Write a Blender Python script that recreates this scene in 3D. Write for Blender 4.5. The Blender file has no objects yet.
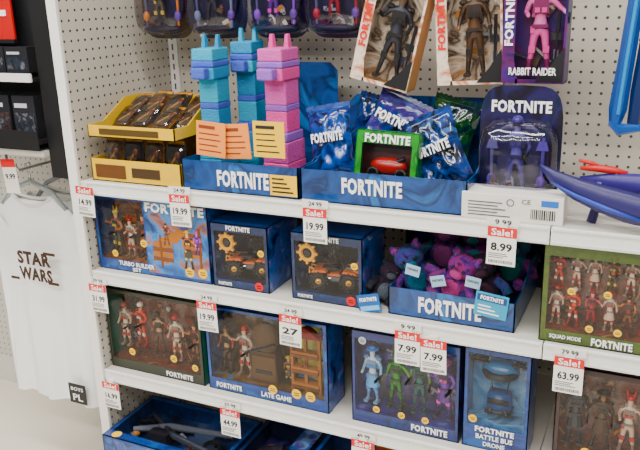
import bpy, math, random
from mathutils import Matrix, Vector, Euler
R=random.Random(7)
COL=bpy.context.scene.collection
# ---------------------------------------------------------------- materials
def lin(h,sat=1.38,gain=.92):
    h=h.lstrip('#'); c=[int(h[i:i+2],16)/255 for i in (0,2,4)]
    c=[(v/12.92 if v<=.04045 else ((v+.055)/1.055)**2.4) for v in c]
    g=.2126*c[0]+.7152*c[1]+.0722*c[2]
    return tuple(max(0,(g+(v-g)*sat)*gain) for v in c)+(1,)
MC={}
def newmat(n):
    m=bpy.data.materials.new(n); m.use_nodes=True
    nt=m.node_tree; return m,nt,nt.nodes['Principled BSDF']
def mat(h,rough=.5,metal=0,var=.08,bump=0,coat=0,scale=30,alpha=1):
    k=(h,rough,metal,var,bump,coat,scale)
    if k in MC: return MC[k]
    m,nt,b=newmat('paint_'+h.strip('#'))
    b.inputs['Roughness'].default_value=rough; b.inputs['Metallic'].default_value=metal
    b.inputs['Coat Weight'].default_value=coat
    c=lin(h)
    tc=nt.nodes.new('ShaderNodeTexCoord'); nz=nt.nodes.new('ShaderNodeTexNoise'); nz.inputs['Scale'].default_value=scale
    nt.links.new(tc.outputs['Object'],nz.inputs['Vector'])
    mx=nt.nodes.new('ShaderNodeMix'); mx.data_type='RGBA'
    mx.inputs[6].default_value=tuple(v*(1-var) for v in c[:3])+(1,)
    mx.inputs[7].default_value=tuple(min(1,v*(1+var)) for v in c[:3])+(1,)
    nt.links.new(nz.outputs['Fac'],mx.inputs[0]); nt.links.new(mx.outputs[2],b.inputs['Base Color'])
    if bump:
        bp=nt.nodes.new('ShaderNodeBump'); bp.inputs['Strength'].default_value=bump; bp.inputs['Distance'].default_value=.004
        nz2=nt.nodes.new('ShaderNodeTexNoise'); nz2.inputs['Scale'].default_value=scale*6
        nt.links.new(tc.outputs['Object'],nz2.inputs['Vector'])
        nt.links.new(nz2.outputs['Fac'],bp.inputs['Height']); nt.links.new(bp.outputs[0],b.inputs['Normal'])
    MC[k]=m; return m
def art(cols,scale=20,rough=.3,dist=1.5,seed=0,coat=.4,spread=.36):
    k=('art',tuple(cols),scale,rough,dist,seed)
    if k in MC: return MC[k]
    m,nt,b=newmat('print_'+cols[0].strip('#'))
    b.inputs['Roughness'].default_value=rough; b.inputs['Coat Weight'].default_value=coat
    tc=nt.nodes.new('ShaderNodeTexCoord'); mp=nt.nodes.new('ShaderNodeMapping'); mp.inputs['Location'].default_value=(seed*.37,seed*.11,seed*.53)
    nz=nt.nodes.new('ShaderNodeTexNoise'); nz.inputs['Scale'].default_value=scale; nz.inputs['Detail'].default_value=5; nz.inputs['Distortion'].default_value=dist
    rp=nt.nodes.new('ShaderNodeValToRGB'); el=rp.color_ramp.elements
    n=len(cols)
    for i,c in enumerate(cols):
        p=.5-spread/2+spread*i/max(1,n-1)
        if i<2: e=el[i]; e.position=p
        else: e=el.new(p)
        e.color=lin(c)
    nt.links.new(tc.outputs['Object'],mp.inputs[0]); nt.links.new(mp.outputs[0],nz.inputs['Vector'])
    nt.links.new(nz.outputs['Fac'],rp.inputs[0]); nt.links.new(rp.outputs[0],b.inputs['Base Color'])
    MC[k]=m; return m
def film(tint='#ffffff',g=.10):
    k=('film',tint,g)
    if k in MC: return MC[k]
    m=bpy.data.materials.new('clear_plastic'); m.use_nodes=True; nt=m.node_tree; nt.nodes.clear()
    o=nt.nodes.new('ShaderNodeOutputMaterial'); t=nt.nodes.new('ShaderNodeBsdfTransparent'); t.inputs[0].default_value=lin(tint,1,1)
    gl=nt.nodes.new('ShaderNodeBsdfGlossy'); gl.inputs['Roughness'].default_value=.1; gl.inputs[0].default_value=(.9,.9,.9,1)
    mx=nt.nodes.new('ShaderNodeMixShader'); fr=nt.nodes.new('ShaderNodeFresnel'); fr.inputs[0].default_value=1.4
    tc=nt.nodes.new('ShaderNodeTexCoord'); nz=nt.nodes.new('ShaderNodeTexNoise'); nz.inputs['Scale'].default_value=14; bp=nt.nodes.new('ShaderNodeBump'); bp.inputs['Strength'].default_value=.6; bp.inputs['Distance'].default_value=.012
    nt.links.new(tc.outputs['Object'],nz.inputs['Vector']); nt.links.new(nz.outputs['Fac'],bp.inputs['Height']); nt.links.new(bp.outputs[0],gl.inputs['Normal'])
    ad=nt.nodes.new('ShaderNodeMath'); ad.operation='MULTIPLY_ADD'; ad.inputs[1].default_value=.6; ad.inputs[2].default_value=g*.2
    nt.links.new(fr.outputs[0],ad.inputs[0]); nt.links.new(ad.outputs[0],mx.inputs[0])
    nt.links.new(t.outputs[0],mx.inputs[1]); nt.links.new(gl.outputs[0],mx.inputs[2]); nt.links.new(mx.outputs[0],o.inputs[0])
    MC[k]=m; return m
def pegmat(axis,base='#cbc4b6',hole='#464138'):
    m,nt,b=newmat('pegboard'); b.inputs['Roughness'].default_value=.5
    N=nt.nodes.new; L=nt.links.new
    tc=N('ShaderNodeTexCoord'); sp=N('ShaderNodeSeparateXYZ'); L(tc.outputs['Object'],sp.inputs[0])
    def sq(o):
        a=N('ShaderNodeMath'); a.operation='DIVIDE'; a.inputs[1].default_value=.0254; L(o,a.inputs[0])
        f=N('ShaderNodeMath'); f.operation='FRACT'; L(a.outputs[0],f.inputs[0])
        s=N('ShaderNodeMath'); s.operation='SUBTRACT'; s.inputs[1].default_value=.5; L(f.outputs[0],s.inputs[0])
        q=N('ShaderNodeMath'); q.operation='MULTIPLY'; L(s.outputs[0],q.inputs[0]); L(s.outputs[0],q.inputs[1]); return q
    q1=sq(sp.outputs[axis]); q2=sq(sp.outputs[2])
    ad=N('ShaderNodeMath'); ad.operation='ADD'; L(q1.outputs[0],ad.inputs[0]); L(q2.outputs[0],ad.inputs[1])
    lt=N('ShaderNodeMath'); lt.operation='LESS_THAN'; lt.inputs[1].default_value=.02; L(ad.outputs[0],lt.inputs[0])
    mx=N('ShaderNodeMix'); mx.data_type='RGBA'; mx.inputs[6].default_value=lin(base,1); mx.inputs[7].default_value=lin(hole,1)
    L(lt.outputs[0],mx.inputs[0]); L(mx.outputs[2],b.inputs['Base Color']); return m
WHITE=mat('#f4f2ee',.4,var=.02); NAVY=mat('#0e1c40',.4,coat=.3)
BLUE=art(['#0c2858','#173f80','#113068','#215490'],16,seed=21,spread=.3); DBLUE=art(['#081430','#10284f','#0b1c3e','#1a3a6a'],18,seed=22,spread=.3)
BLACK=mat('#101012',.45); RED=mat('#c8202c',.5,var=.03); TXT=mat('#ffffff',.5,var=0); INK=mat('#151515',.6,var=0)
YEL=mat('#f0c818',.5,var=.03); CLEAR=film(); CHROME=mat('#b8b8b8',.25,1)
# ---------------------------------------------------------------- geometry builder (cm)
class G:
    def __init__(s): s.v=[];s.f=[];s.mi=[];s.m=[];s.M=Matrix()
    def _m(s,m):
        if m not in s.m: s.m.append(m)
        return s.m.index(m)
    def add(s,vs,fs,m,M=None):
        o=len(s.v); T=s.M@M if M is not None else s.M
        s.v+=[T@Vector(v) for v in vs]; k=s._m(m)
        for f in fs: s.f.append([i+o for i in f]); s.mi.append(k)
        return s
    def box(s,x0,x1,y0,y1,z0,z1,m,M=None,top=1.0):
        cx,cy=(x0+x1)/2,(y0+y1)/2; hx,hy=(x1-x0)/2,(y1-y0)/2
        vs=[(cx+a*hx*t,cy+b*hy*t,z) for z,t in ((z0,1),(z1,top)) for a,b in ((-1,-1),(1,-1),(1,1),(-1,1))]
        return s.add(vs,[(3,2,1,0),(4,5,6,7),(0,1,5,4),(1,2,6,5),(2,3,7,6),(3,0,4,7)],m,M)
    def prism(s,pts,y0,y1,m,M=None):
        n=len(pts); vs=[(x,y0,z) for x,z in pts]+[(x,y1,z) for x,z in pts]
        return s.add(vs,[tuple(range(n)),tuple(range(2*n-1,n-1,-1))]+[(i+n,(i+1)%n+n,(i+1)%n,i) for i in range(n)],m,M)
    def disc(s,x,z,r,y0,y1,m,n=20,M=None,rz=None):
        rz=rz or r
        return s.prism([(x+r*math.cos(2*math.pi*i/n),z+rz*math.sin(2*math.pi*i/n)) for i in range(n)],y0,y1,m,M)
    def loft(s,rings,m,cap=True,M=None):
        n=len(rings[0]); vs=[p for r in rings for p in r]; fs=[]
        for k in range(len(rings)-1):
            for i in range(n):
                j=(i+1)%n; fs.append((k*n+i,k*n+j,(k+1)*n+j,(k+1)*n+i))
        if cap is True: fs.append(tuple(range(n-1,-1,-1)))
        if cap: fs.append(tuple(range((len(rings)-1)*n,len(rings)*n)))
        return s.add(vs,fs,m,M)
    def tube(s,path,rad,m,n=8,M=None,cap=True):
        P=[Vector(p) for p in path]; rad=rad if isinstance(rad,(list,tuple)) else [rad]*len(P); rings=[]
        for i,p in enumerate(P):
            d=(P[min(i+1,len(P)-1)]-P[max(i-1,0)]).normalized()
            up=Vector((0,0,1)) if abs(d.z)<.9 else Vector((0,1,0))
            a=d.cross(up).normalized(); b=a.cross(d)
            rings.append([tuple(p+rad[i]*(math.cos(t)*a+math.sin(t)*b)) for t in [2*math.pi*k/n for k in range(n)]])
        return s.loft(rings,m,cap,M)
    def ell(s,c,r,m,n=14,k=9,M=None):
        rings=[]
        for j in range(1,k):
            t=math.pi*j/k; rings.append([(c[0]+r[0]*math.sin(t)*math.cos(a),c[1]+r[1]*math.sin(t)*math.sin(a),c[2]-r[2]*math.cos(t)) for a in [2*math.pi*i/n for i in range(n)]])
        return s.loft(rings,m,True,M)
    def torus(s,c,R0,r,m,axis='y',n=24,k=8,M=None):
        vs=[];fs=[]
        for i in range(n):
            a=2*math.pi*i/n
            for j in range(k):
                b=2*math.pi*j/k; q=R0+r*math.cos(b); h=r*math.sin(b)
                p=(q*math.cos(a),h,q*math.sin(a)) if axis=='y' else ((h,q*math.cos(a),q*math.sin(a)) if axis=='x' else (q*math.cos(a),q*math.sin(a),h))
                vs.append((c[0]+p[0],c[1]+p[1],c[2]+p[2]))
                fs.append((i*k+j,i*k+(j+1)%k,((i+1)%n)*k+(j+1)%k,((i+1)%n)*k+j))
        return s.add(vs,fs,m,M)
    def mesh(s,name,smooth=False):
        me=bpy.data.meshes.new(name); me.from_pydata([tuple(v*.01) for v in s.v],[],s.f)
        for m in s.m: me.materials.append(m)
        me.polygons.foreach_set('material_index',s.mi)
        if smooth: me.polygons.foreach_set('use_smooth',[True]*len(s.f))
        me.update(); return me
    def make(s,name,parent=None,smooth=False,label=None,loc=(0,0,0),rot=(0,0,0),bevel=0):
        return link(name,s.mesh(name,smooth),parent,label,loc,rot,bevel)
def link(name,me,parent=None,label=None,loc=(0,0,0),rot=(0,0,0),bevel=0,scale=None):
    o=bpy.data.objects.new(name,me); COL.objects.link(o)
    o.location=[v*.01 for v in loc]; o.rotation_euler=[math.radians(a) for a in rot]
    if scale: o.scale=scale
    if parent: o.parent=parent
    if label: o['label']=label
    if bevel:
        b=o.modifiers.new('b','BEVEL'); b.width=bevel*.01; b.segments=3; b.limit_method='ANGLE'
    return o
def thing(name,label,cat,loc=(0,0,0),rot=(0,0,0),group=None):
    o=bpy.data.objects.new(name,None); COL.objects.link(o); o.empty_display_size=.02
    o.location=[v*.01 for v in loc]; o.rotation_euler=[math.radians(a) for a in rot]
    o['label']=label; o['category']=cat
    if group: o['group']=group
    return o
TC={}
def text(parent,s,x,y,z,w,h,m,bold=.025,name='lettering',rotz=0,M=None,slant=0,shadow=None):
    if s=='FORTNITE': bold=.045
    k=(s,bold,slant)
    if k not in TC:
        c=bpy.data.curves.new('t','FONT'); c.body=s; c.size=1; c.offset=bold; c.resolution_u=2; c.shear=slant; c.align_x='CENTER'; c.space_line=.85
        if s in ('FORTNITE','STAR','WARS'): c.space_character=1.1
        o=bpy.data.objects.new('t',c); COL.objects.link(o); bpy.context.view_layer.update()
        me=bpy.data.meshes.new_from_object(o.evaluated_get(bpy.context.evaluated_depsgraph_get()))
        vs=[v.co.copy() for v in me.vertices]; fs=[tuple(p.vertices) for p in me.polygons]
        bpy.data.objects.remove(o); bpy.data.curves.remove(c); bpy.data.meshes.remove(me)
        xs=[v.x for v in vs]; ys=[v.y for v in vs]
        cx,cy=(min(xs)+max(xs))/2,(min(ys)+max(ys))/2; W,H=max(xs)-min(xs),max(ys)-min(ys)
        TC[k]=([((v.x-cx)/W,(v.y-cy)/H) for v in vs],fs,W/H)
    vs,fs,asp=TC[k]
    if h is None: h=w/asp
    g=G(); A=Matrix.Translation((x,y,z))@Matrix.Rotation(math.radians(-rotz),4,'Y')
    if M is not None: A=M@A
    g.add([(a*w,0,b*h) for a,b in vs],fs,m,A)
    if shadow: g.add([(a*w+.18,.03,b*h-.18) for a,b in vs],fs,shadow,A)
    return g.make(name,parent)
# ---------------------------------------------------------------- toy figures (continuous skinned bodies)
def skinned(J,E,sub=1):
    me=bpy.data.meshes.new('s'); me.from_pydata([j[:3] for j in J],E,[]); o=bpy.data.objects.new('s',me); COL.objects.link(o)
    md=o.modifiers.new('k','SKIN'); md.use_smooth_shade=True
    for v,j in zip(me.skin_vertices[0].data,J): v.radius=(j[3],j[4] if len(j)>4 else j[3])
    me.skin_vertices[0].data[0].use_root=True
    if sub: sb=o.modifiers.new('u','SUBSURF'); sb.levels=sub; sb.render_levels=sub
    bpy.context.view_layer.update()
    r=bpy.data.meshes.new_from_object(o.evaluated_get(bpy.context.evaluated_depsgraph_get()))
    bpy.data.objects.remove(o); return r
def body(al,ar,st):
    J=[(0,0,5.0,.75,.5),(0,0,6.2,.6,.42),(0,0,7.4,.85,.5),(0,0,8.2,.3),(0,-.05,8.75,.5,.52),(0,-.05,9.45,.48,.52)]
    E=[(0,1),(1,2),(2,3),(3,4),(4,5)]
    for sx,a in ((-1,al),(1,ar)):
        n=len(J); J+=[(sx*1.05,0,7.7,.36),(sx*a[0],a[1],a[2],.28),(sx*a[3],a[4],a[5],.22),(sx*(a[3]+.05),a[4]-.25,a[5]-.25,.24)]
        E+=[(2,n),(n,n+1),(n+1,n+2),(n+2,n+3)]
        n=len(J); J+=[(sx*.5,0,4.5,.48),(sx*(.5+st*.5),-.1,2.5,.36),(sx*(.55+st),.05,.6,.26),(sx*(.6+st),-.6,.25,.26,.2)]
        E+=[(0,n),(n,n+1),(n+1,n+2),(n+2,n+3)]
    return skinned(J,E)
ARMS=[((1.5,.1,6.4,1.7,-.5,5.3),(1.5,.1,6.4,1.7,-.5,5.3),.3),((1.9,0,6.7,2.3,-.9,7.3),(1.6,.1,6.3,1.5,-1.0,5.7),.6),((1.5,.2,6.4,1.2,-1.0,6.2),(2.0,-.1,6.8,2.7,-.6,6.2),.45)]
BODIES=[body(*a) for a in ARMS]
FC={}
def figmesh(p,pal):
    k=(p,pal)
    if k in FC: return FC[k]
    me=BODIES[p].copy(); me.name='figure_body'; me.materials.clear()
    for c in pal: me.materials.append(mat(c,.4,var=.12,scale=60))
    for f in me.polygons:
        x,y,z=f.center
        if z>8.35 and abs(x)<.9: i=5 if (z>9.3 or y>.15) else 4
        elif abs(x)>1.2 and z>4.6: i=3 if z>5.6 and not(abs(x)>2.2) else 4
        elif z>5.1: i=2
        elif z>4.75: i=0
        elif z>1.6: i=1
        else: i=0
        f.material_index=i
    FC[k]=me; return me
GC={}
def gear(p,pal,v):
    k=(p,pal,v)
    if k in GC: return GC[k]
    a,b,c=mat(pal[0],.45),mat(pal[5],.4),mat(pal[1],.45); g=G(); st=ARMS[p][2]; A=ARMS[p][1]
    g.box(-.85,.85,-.62,-.4,6.3,7.7,a,top=.85); g.box(-.6,-.1,-.78,-.6,6.4,6.9,b); g.box(.1,.6,-.78,-.6,6.4,6.9,b)
    g.box(-.8,.8,-.58,.5,4.85,5.2,a); g.box(-.95,-.5,-.5,.3,4.3,5.0,b)
    g.box(-.9,.9,.45,1.2,5.9,8.1,c,top=.85)
    for s in (-1,1):
        g.ell((s*1.15,0,7.95),(.5,.5,.35),a,8,6); g.box(s*(.5+st*.5)-.32,s*(.5+st*.5)+.32,-.55,-.2,2.3,3.0,b)
        g.box(s*(.6+st)-.36,s*(.6+st)+.36,-1.0,.4,0,.35,a)
    if v==0: g.ell((0,0,9.55),(.72,.75,.6),b,10,7); g.box(-.5,.5,-.68,-.5,8.95,9.25,BLACK)
    elif v==1: g.ell((0,.1,9.5),(.62,.7,.7),b,10,7); g.tube([(0,.5,9.3),(0,.9,8.6),(0,.8,7.6)],[.4,.45,.15],b)
    elif v==2:
        g.ell((0,0,9.6),(.66,.7,.5),b,10,7)
        for s in (-1,1): g.tube([(s*.4,0,9.8),(s*.65,0,10.9)],[.28,.08],b,6)
    else:
        g.disc(0,0,1.05,-.08,.08,b,14,Matrix.Translation((0,0,9.65))@Matrix.Rotation(math.pi/2,4,'X')); g.ell((0,0,9.8),(.6,.6,.45),b,10,6)
        g.loft([[(math.cos(t)*r,math.sin(t)*r*.7,z) for t in [2*math.pi*k/10 for k in range(10)]] for z,r in ((5.3,.75),(4,1.1),(2.9,1.3))],c,False)
    hx,hy,hz=A[3]+.1,A[4]-.45,A[5]-.2
    g.box(hx-.14,hx+.14,hy-2.0,hy+.6,hz,hz+.4,BLACK); g.box(hx-.12,hx+.12,hy-.4,hy,hz-.7,hz,BLACK)
    GC[k]=me=g.mesh('outfit'); return me
PAL=[('#3a2b22','#7a5236','#8c3b2e','#c98a62','#d9a27c','#3b2418'),('#222226','#4a4438','#a8623a','#b9764a','#e0ac88','#d8c070'),
('#2a2018','#5d3b2a','#c0a27e','#a03a30','#b07a58','#201612'),('#7f9ab8','#7fb6e8','#e8f0f8','#9fd0f4','#e8f4ff','#5f8fd8'),
('#1f3a1c','#3c7a34','#4f9a3e','#6ab04c','#88b070','#264a20'),('#14383a','#1f5a58','#2a6a60','#7a9a58','#6a5a40','#182c28'),
('#2a1840','#5a2c82','#7a3fae','#9a5ac8','#b98ae0','#e05ab0'),('#1a1a1a','#2c2c34','#3a3a46','#24242c','#6a5a4c','#1a1a1a'),
('#301418','#8a2030','#b03040','#d06070','#f0b0a0','#801828'),('#7a2a5a','#e06aa8','#f08ac0','#e878b4','#f8b0d8','#e060a0'),
('#2a1e16','#4a3424','#5a4230','#3a2a20','#8a6448','#1a130e'),('#8a2820','#c04838','#d86048','#c85848','#e8a890','#f0e0d0'),
('#8a7468','#d8c0ac','#e8dccc','#d0b09a','#e8c8b0','#a83028'),('#2a2640','#4a4478','#6a64a0','#3c3664','#9a90b8','#32286a')]
def fig(parent,x,y,z,s,pal,pose=0,name='figure',turn=0,flat=1,v=None):
    p=PAL[pal]; o=link(name,figmesh(pose%3,p),parent,None,(x,y,z),(0,0,turn),0,(s*.01,s*.01*flat,s*.01))
    q=bpy.data.objects.new('outfit',gear(pose%3,p,(v if v is not None else (pal+pose)%4))); COL.objects.link(q); q.parent=o; q.scale=(100,100,100)
    return o
# ---------------------------------------------------------------- setting
g=G(); g.box(-260,420,-600,20,20,22,mat('#ece5d8',.25,var=.03,scale=3)); fl=g.make('floor'); fl['kind']='structure'
g=G(); g.box(-260,420,12,16,22,330,mat('#d5d0c6',.6)); w=g.make('wall_back'); w['kind']='structure'
# ---------------------------------------------------------------- shelving
pb=thing('pegboard','cream perforated pegboard backing the store shelves','pegboard')
g=G(); g.box(-.5,180,0,1.5,22,215,pegmat(0)); g.make('perforated_sheet',pb)
g=G(); g.box(-.5,2.6,-.8,0,22,215,WHITE)
for i in range(60): g.box(.7,1.2,-.9,-.7,35+i*3,36.8+i*3,mat('#4a4843'))
g.make('upright',pb)
sp=thing('shelf_divider','white perforated end panel with front post beside shelves','divider panel')
g=G(); g.box(-3,-.6,-45,1.5,22,215,pegmat(1)); g.make('perforated_sheet',sp)
g=G(); g.box(-3.6,-.4,-46.2,-45,22,215,WHITE); g.make('upright',sp,bevel=.2)
DECK=mat('#cfccc6',.35,var=.03); LIP=mat('#f8f7f4',.3,var=.02); RAIL=mat('#e6e6e2',.2,var=.02,coat=.5)
def shelf(x0,x1,z,yf=-45.3):
    s=thing('shelf','white metal store shelf with clear price rail','shelf',(0,0,z),(0,0,0),'white metal shelves of the gondola')
    g=G(); g.box(x0,x1,yf+.4,-.9,-1.2,-.02,DECK); g.box(x0,x1,yf,yf+.4,-3.6,.1,LIP)
    g.box(x0,x1,yf+.4,yf+1.6,-3.6,-3.1,LIP); g.make('deck',s)
    r=G(); r.box(x0+.3,x1-.3,yf-.35,yf,-3.4,-2.9,RAIL); r.box(x0+.3,x1-.3,yf-.35,yf,-.5,-.1,RAIL); r.box(x0+.3,x1-.3,yf-.12,yf,-2.9,-.5,mat('#f4f3ef',.3,var=.01))
    r.make('price_rail',s)
Z1,Z2,Z3,Z4=130,104.3,73.5,43
for z in (Z1,Z2,Z3):
    shelf(-.3,121.8,z); shelf(122.1,178,z)
shelf(-.3,121.8,Z4,-53); shelf(122.1,178,Z4,-53)
# ---------------------------------------------------------------- price tags
def tag(x,ztop,price,old=None,yf=-45.3,rz=0,label=None):
    t=thing('price_tag',label or 'white paper sale price card with red header on shelf edge','price tag',(x,yf-1.0,ztop),(0,rz,0),'sale price cards along the shelf edges')
    g=G(); g.box(-3,3,-.06,.06,-8.3,0,mat('#fbf9f4',.6,var=.02)); g.make('card',t)
    g=G(); g.box(-3,3,-.12,-.07,-2.1,0,RED); h=g.make('header',t)
    text(h,'Sale!',0,-.16,-1.05,4.4,1.5,TXT,.02)
    text(t,price,0,-.1,-4.3,4.4,1.8,INK,.03)
    g=G()
    for i in range(3): g.box(-2.6,.4+R.random()*1.5,-.09,-.07,-5.9-i*.42,-5.72-i*.42,mat('#6a6a6a',.7))
    xx=-2.5
    while xx<2.4:
        w=.08+R.random()*.12; g.box(xx,xx+w,-.09,-.07,-7.9,-7.2,INK); xx+=w+.12
    g.make('barcode',t)
    g=G(); g.box(-1.0,1.0,.06,.98,-1.2,0.6,RAIL); g.make('clip',t)
    if old:
        g=G(); g.box(-3.4,3.2,.42,.5,.02,1.9,mat('#f2f0ea',.6)); l=g.make('shelf_label',t); text(l,old,0,.36,.95,3.4,1.1,INK,.02)
tag(1.6,128.8,'14.99',None,rz=2); tag(32.2,129.3,'19.99','24.99',rz=-1); tag(69.8,129.3,'19.99','24.99'); tag(112.6,129.4,'8.99','9.99',rz=1)
tag(1.8,100.8,'31.99','39.99'); tag(37.8,101.2,'19.99','24.99',rz=-1); tag(62.2,101.4,'27','34.99',rz=1); tag(92.3,102.3,'7.99','9.99'); tag(98.4,101.4,'7.99',None,rz=-1); tag(127.6,102.6,'63.99','79.99')
tag(2,70.2,'16.99'); tag(42.6,70.8,'44.99','55.99'); tag(81,70.9,'39.99','49.99')
# ---------------------------------------------------------------- window boxes
ACC=['#2a2a30','#5a4a3a','#8a8a90','#b07a30','#4a2a20','#3a3a48','#c8c4bc']
def accessory(t,x,y,z,s,rot=0):
    g=G(); c=mat(R.choice(ACC),.4); k=R.randrange(4); g.M=Matrix.Translation((x,y,z))@Matrix.Rotation(math.radians(rot),4,'Y')@Matrix.Scale(s,4)
    if k==0: g.tube([(0,0,-2),(0,0,2)],.22,c,6); g.box(-.7,.7,-.2,.2,1.2,2.2,mat(R.choice(ACC),.4)); g.box(-1.2,-.6,-.1,.1,1.5,2.4,c,top=.4)
    elif k==1: g.box(-2,1.4,-.2,.2,-.3,.35,c); g.box(1,1.9,-.2,.2,-.8,.2,c); g.box(-.6,-.2,-.2,.2,-1.2,-.3,c); g.box(-.6,.4,-.15,.15,.35,.7,BLACK)
    elif k==2: g.ell((0,0,0),(.9,.6,1.1),c,8,6); g.box(-.9,.9,-.62,-.4,-.8,.2,mat(R.choice(ACC),.4)); g.torus((0,0,1.1),.4,.12,c,'y',10,5)
    else: g.tube([(-1.6,0,-.4),(0,0,.3),(1.7,0,0)],[.15,.35,.2],c,6); g.tube([(-1.2,0,-1),(-.9,0,.2)],.2,c,6); g.box(.2,.6,-.2,.2,-1,.2,c)
    g.make('accessory',t)
def wbox(label,X0,X1,z0,z1,yf,depth,cm,back,bands,figs=(),texts=(),stick=(),panel=None,name='toy_box',top=None,group='boxed figure sets on the shelves',loc=None,rot=(0,0,0),extra=None,side=None,nacc=0):
    W,H=X1-X0,z1-z0
    t=thing(name,label,'toy box',loc or ((X0+X1)/2,yf+depth/2,z0),rot,group)
    l,r,tp,bt=bands; x0,x1,yf0,yb=-W/2,W/2,-depth/2,depth/2; sd=side or cm
    g=G(); g.box(x0,x1,yb-.3,yb,0,H,cm); g.box(x0,x0+.25,yf0,yb,0,H,sd); g.box(x1-.25,x1,yf0,yb,0,H,sd)
    g.box(x0,x1,yf0,yb,0,.25,cm); g.box(x0,x1,yf0,yb,H-.25,H,top or cm)
    g.box(x0,x1,yf0,yf0+.2,0,bt,cm); g.box(x0,x1,yf0,yf0+.2,H-tp,H,cm); g.box(x0,x0+l,yf0,yf0+.2,bt,H-tp,cm)
    xr=x1-r
    g.box(xr,x1,yf0,yf0+.2,bt,H-tp,cm); g.make('carton',t)
    g=G(); g.box(x0+.3,x1-.3,yb-.6,yb-.35,.3,H-.3,back); g.box(x0+.3,x1-.3,yf0+.3,yb-.6,.3,bt,back); g.make('backing_card',t)
    if panel:
        g=G(); g.box(panel[0]-W/2,panel[1]-W/2,yf0-.06,yf0-.02,panel[3] if len(panel)>3 else .5,(panel[4] if len(panel)>4 else H-.5),panel[2]); g.make('printed_panel',t)
    g=G(); g.add([(x0+l,yf0+.1,bt),(xr,yf0+.1,bt),(xr,yf0+.1,H-tp),(x0+l,yf0+.1,H-tp)],[(0,1,2,3)],CLEAR); g.make('window',t)
    for i,f in enumerate(figs):
        x,s,p=f[:3]; dz=f[4] if len(f)>4 else 0
        fig(t,x-W/2,yf0+depth*(.45 if dz<6 else .6),bt+.02+dz,s,p,f[3] if len(f)>3 else i,turn=R.uniform(-15,15))
    for i in range(nacc):
        accessory(t,R.uniform(x0+l+2,xr-2),yb-1.6,R.uniform(bt+2,H-tp-1.5),R.uniform(.7,1.1),R.uniform(-90,90))
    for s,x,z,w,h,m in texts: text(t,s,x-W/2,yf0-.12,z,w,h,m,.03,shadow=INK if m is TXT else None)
    for x,z,rr,c in stick:
        g=G(); g.disc(x-W/2,z,rr,yf0-.1,yf0-.03,c); st=g.make('sticker',t)
        g=G()
        for k in range(2): g.box(x-W/2-rr*.55,x-W/2+rr*.55,yf0-.14,yf0-.11,z-rr*.35+k*rr*.45,z-rr*.2+k*rr*.45,INK)
        g.make('print',st)
    if extra: extra(t,x0,yf0,depth,H,bt)
    return t
def planks(g,x0,x1,z0,z1,y0,y1,c1,c2,n=5):
    h=(z1-z0)/n
    for i in range(n): g.box(x0+R.uniform(0,.3),x1-R.uniform(0,.3),y0,y1,z0+i*h+.08,z0+(i+1)*h-.08,c1 if i%2 else c2)
W1,W2=mat('#a06a36',.6,var=.2),mat('#744620',.6,var=.2)
ARTB=art(['#0a1230','#16326a','#275a98','#463678','#7898c4'],18,seed=1)
BRN=art(['#1a100e','#44261a','#7e4c32','#a87850','#52221e'],24,seed=2)
RDB=art(['#1a0e0c','#4c221a','#7a4030','#30201c','#a87e60'],26,seed=3)
SKY=art(['#0e2c58','#1e508c','#4c80b8','#9a6448','#183c70'],12,seed=5)
PUR=art(['#100c24','#22164c','#3e2c78','#1a3e80','#7a68a8'],18,seed=6)
def turbo(t,x0,yf,d,H,bt):
    g=G(); y0=yf-.1; y1=yf-.07
    planks(g,x0+19,x0+26,4.6,10,y0,y1,W1,W2,4); planks(g,x0+29,x0+35,6.5,13.5,y0,y1,W2,W1,6)
    g.prism([(x0+20,10),(x0+27,10.2),(x0+31,14),(x0+28,14.2)],y0-.02,y1,W1); g.box(x0+21.5,x0+22.2,y0-.03,y1,3,12,W2); g.box(x0+34,x0+34.7,y0-.03,y1,4,15,W2)
    g.make('printed_building',t)
    for x,z,s,p,q in ((24,9.5,.6,0,1),(30.6,3.6,1.05,1,2),(33.6,8,.6,6,0)): fig(t,x0+x,yf-.2,z,s,p,q,'printed_figure',0,.05)
    g=G(); planks(g,x0+2.5,x0+9,8,15,yf+d-2.2,yf+d-1.6,W1,W2,5); planks(g,x0+9.6,x0+15.5,5,10,yf+d-2.6,yf+d-2,W2,W1,4); g.make('toy_wall',t)
wbox('wide blue window carton with building set and figures',.2,37.4,Z2,126,-42.3,9,BLUE,BRN,(1,20.4,1.2,3.2),[(4.0,1.3,1,1),(8.6,1.1,12,2),(13.2,1.3,0,2)],
 [('FORTNITE',27,19.4,18.5,2.6,TXT),('TURBO BUILDER',13,2.4,12,1.3,TXT),('SET',13,.9,3,1.1,TXT)],[(30.5,2.6,1.4,YEL),(34.6,2.8,1.4,YEL),(16.2,9,1.1,YEL),(6,5,1.0,YEL)],(17.2,36.8,SKY,1,21.2),extra=turbo,side=ARTB,nacc=6)
WHEEL=mat('#0c0c0e',.7); ORG=mat('#e07a1c',.4); DKG=mat('#1c1c22',.4); OCH=mat('#f4b818',.4)
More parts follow.
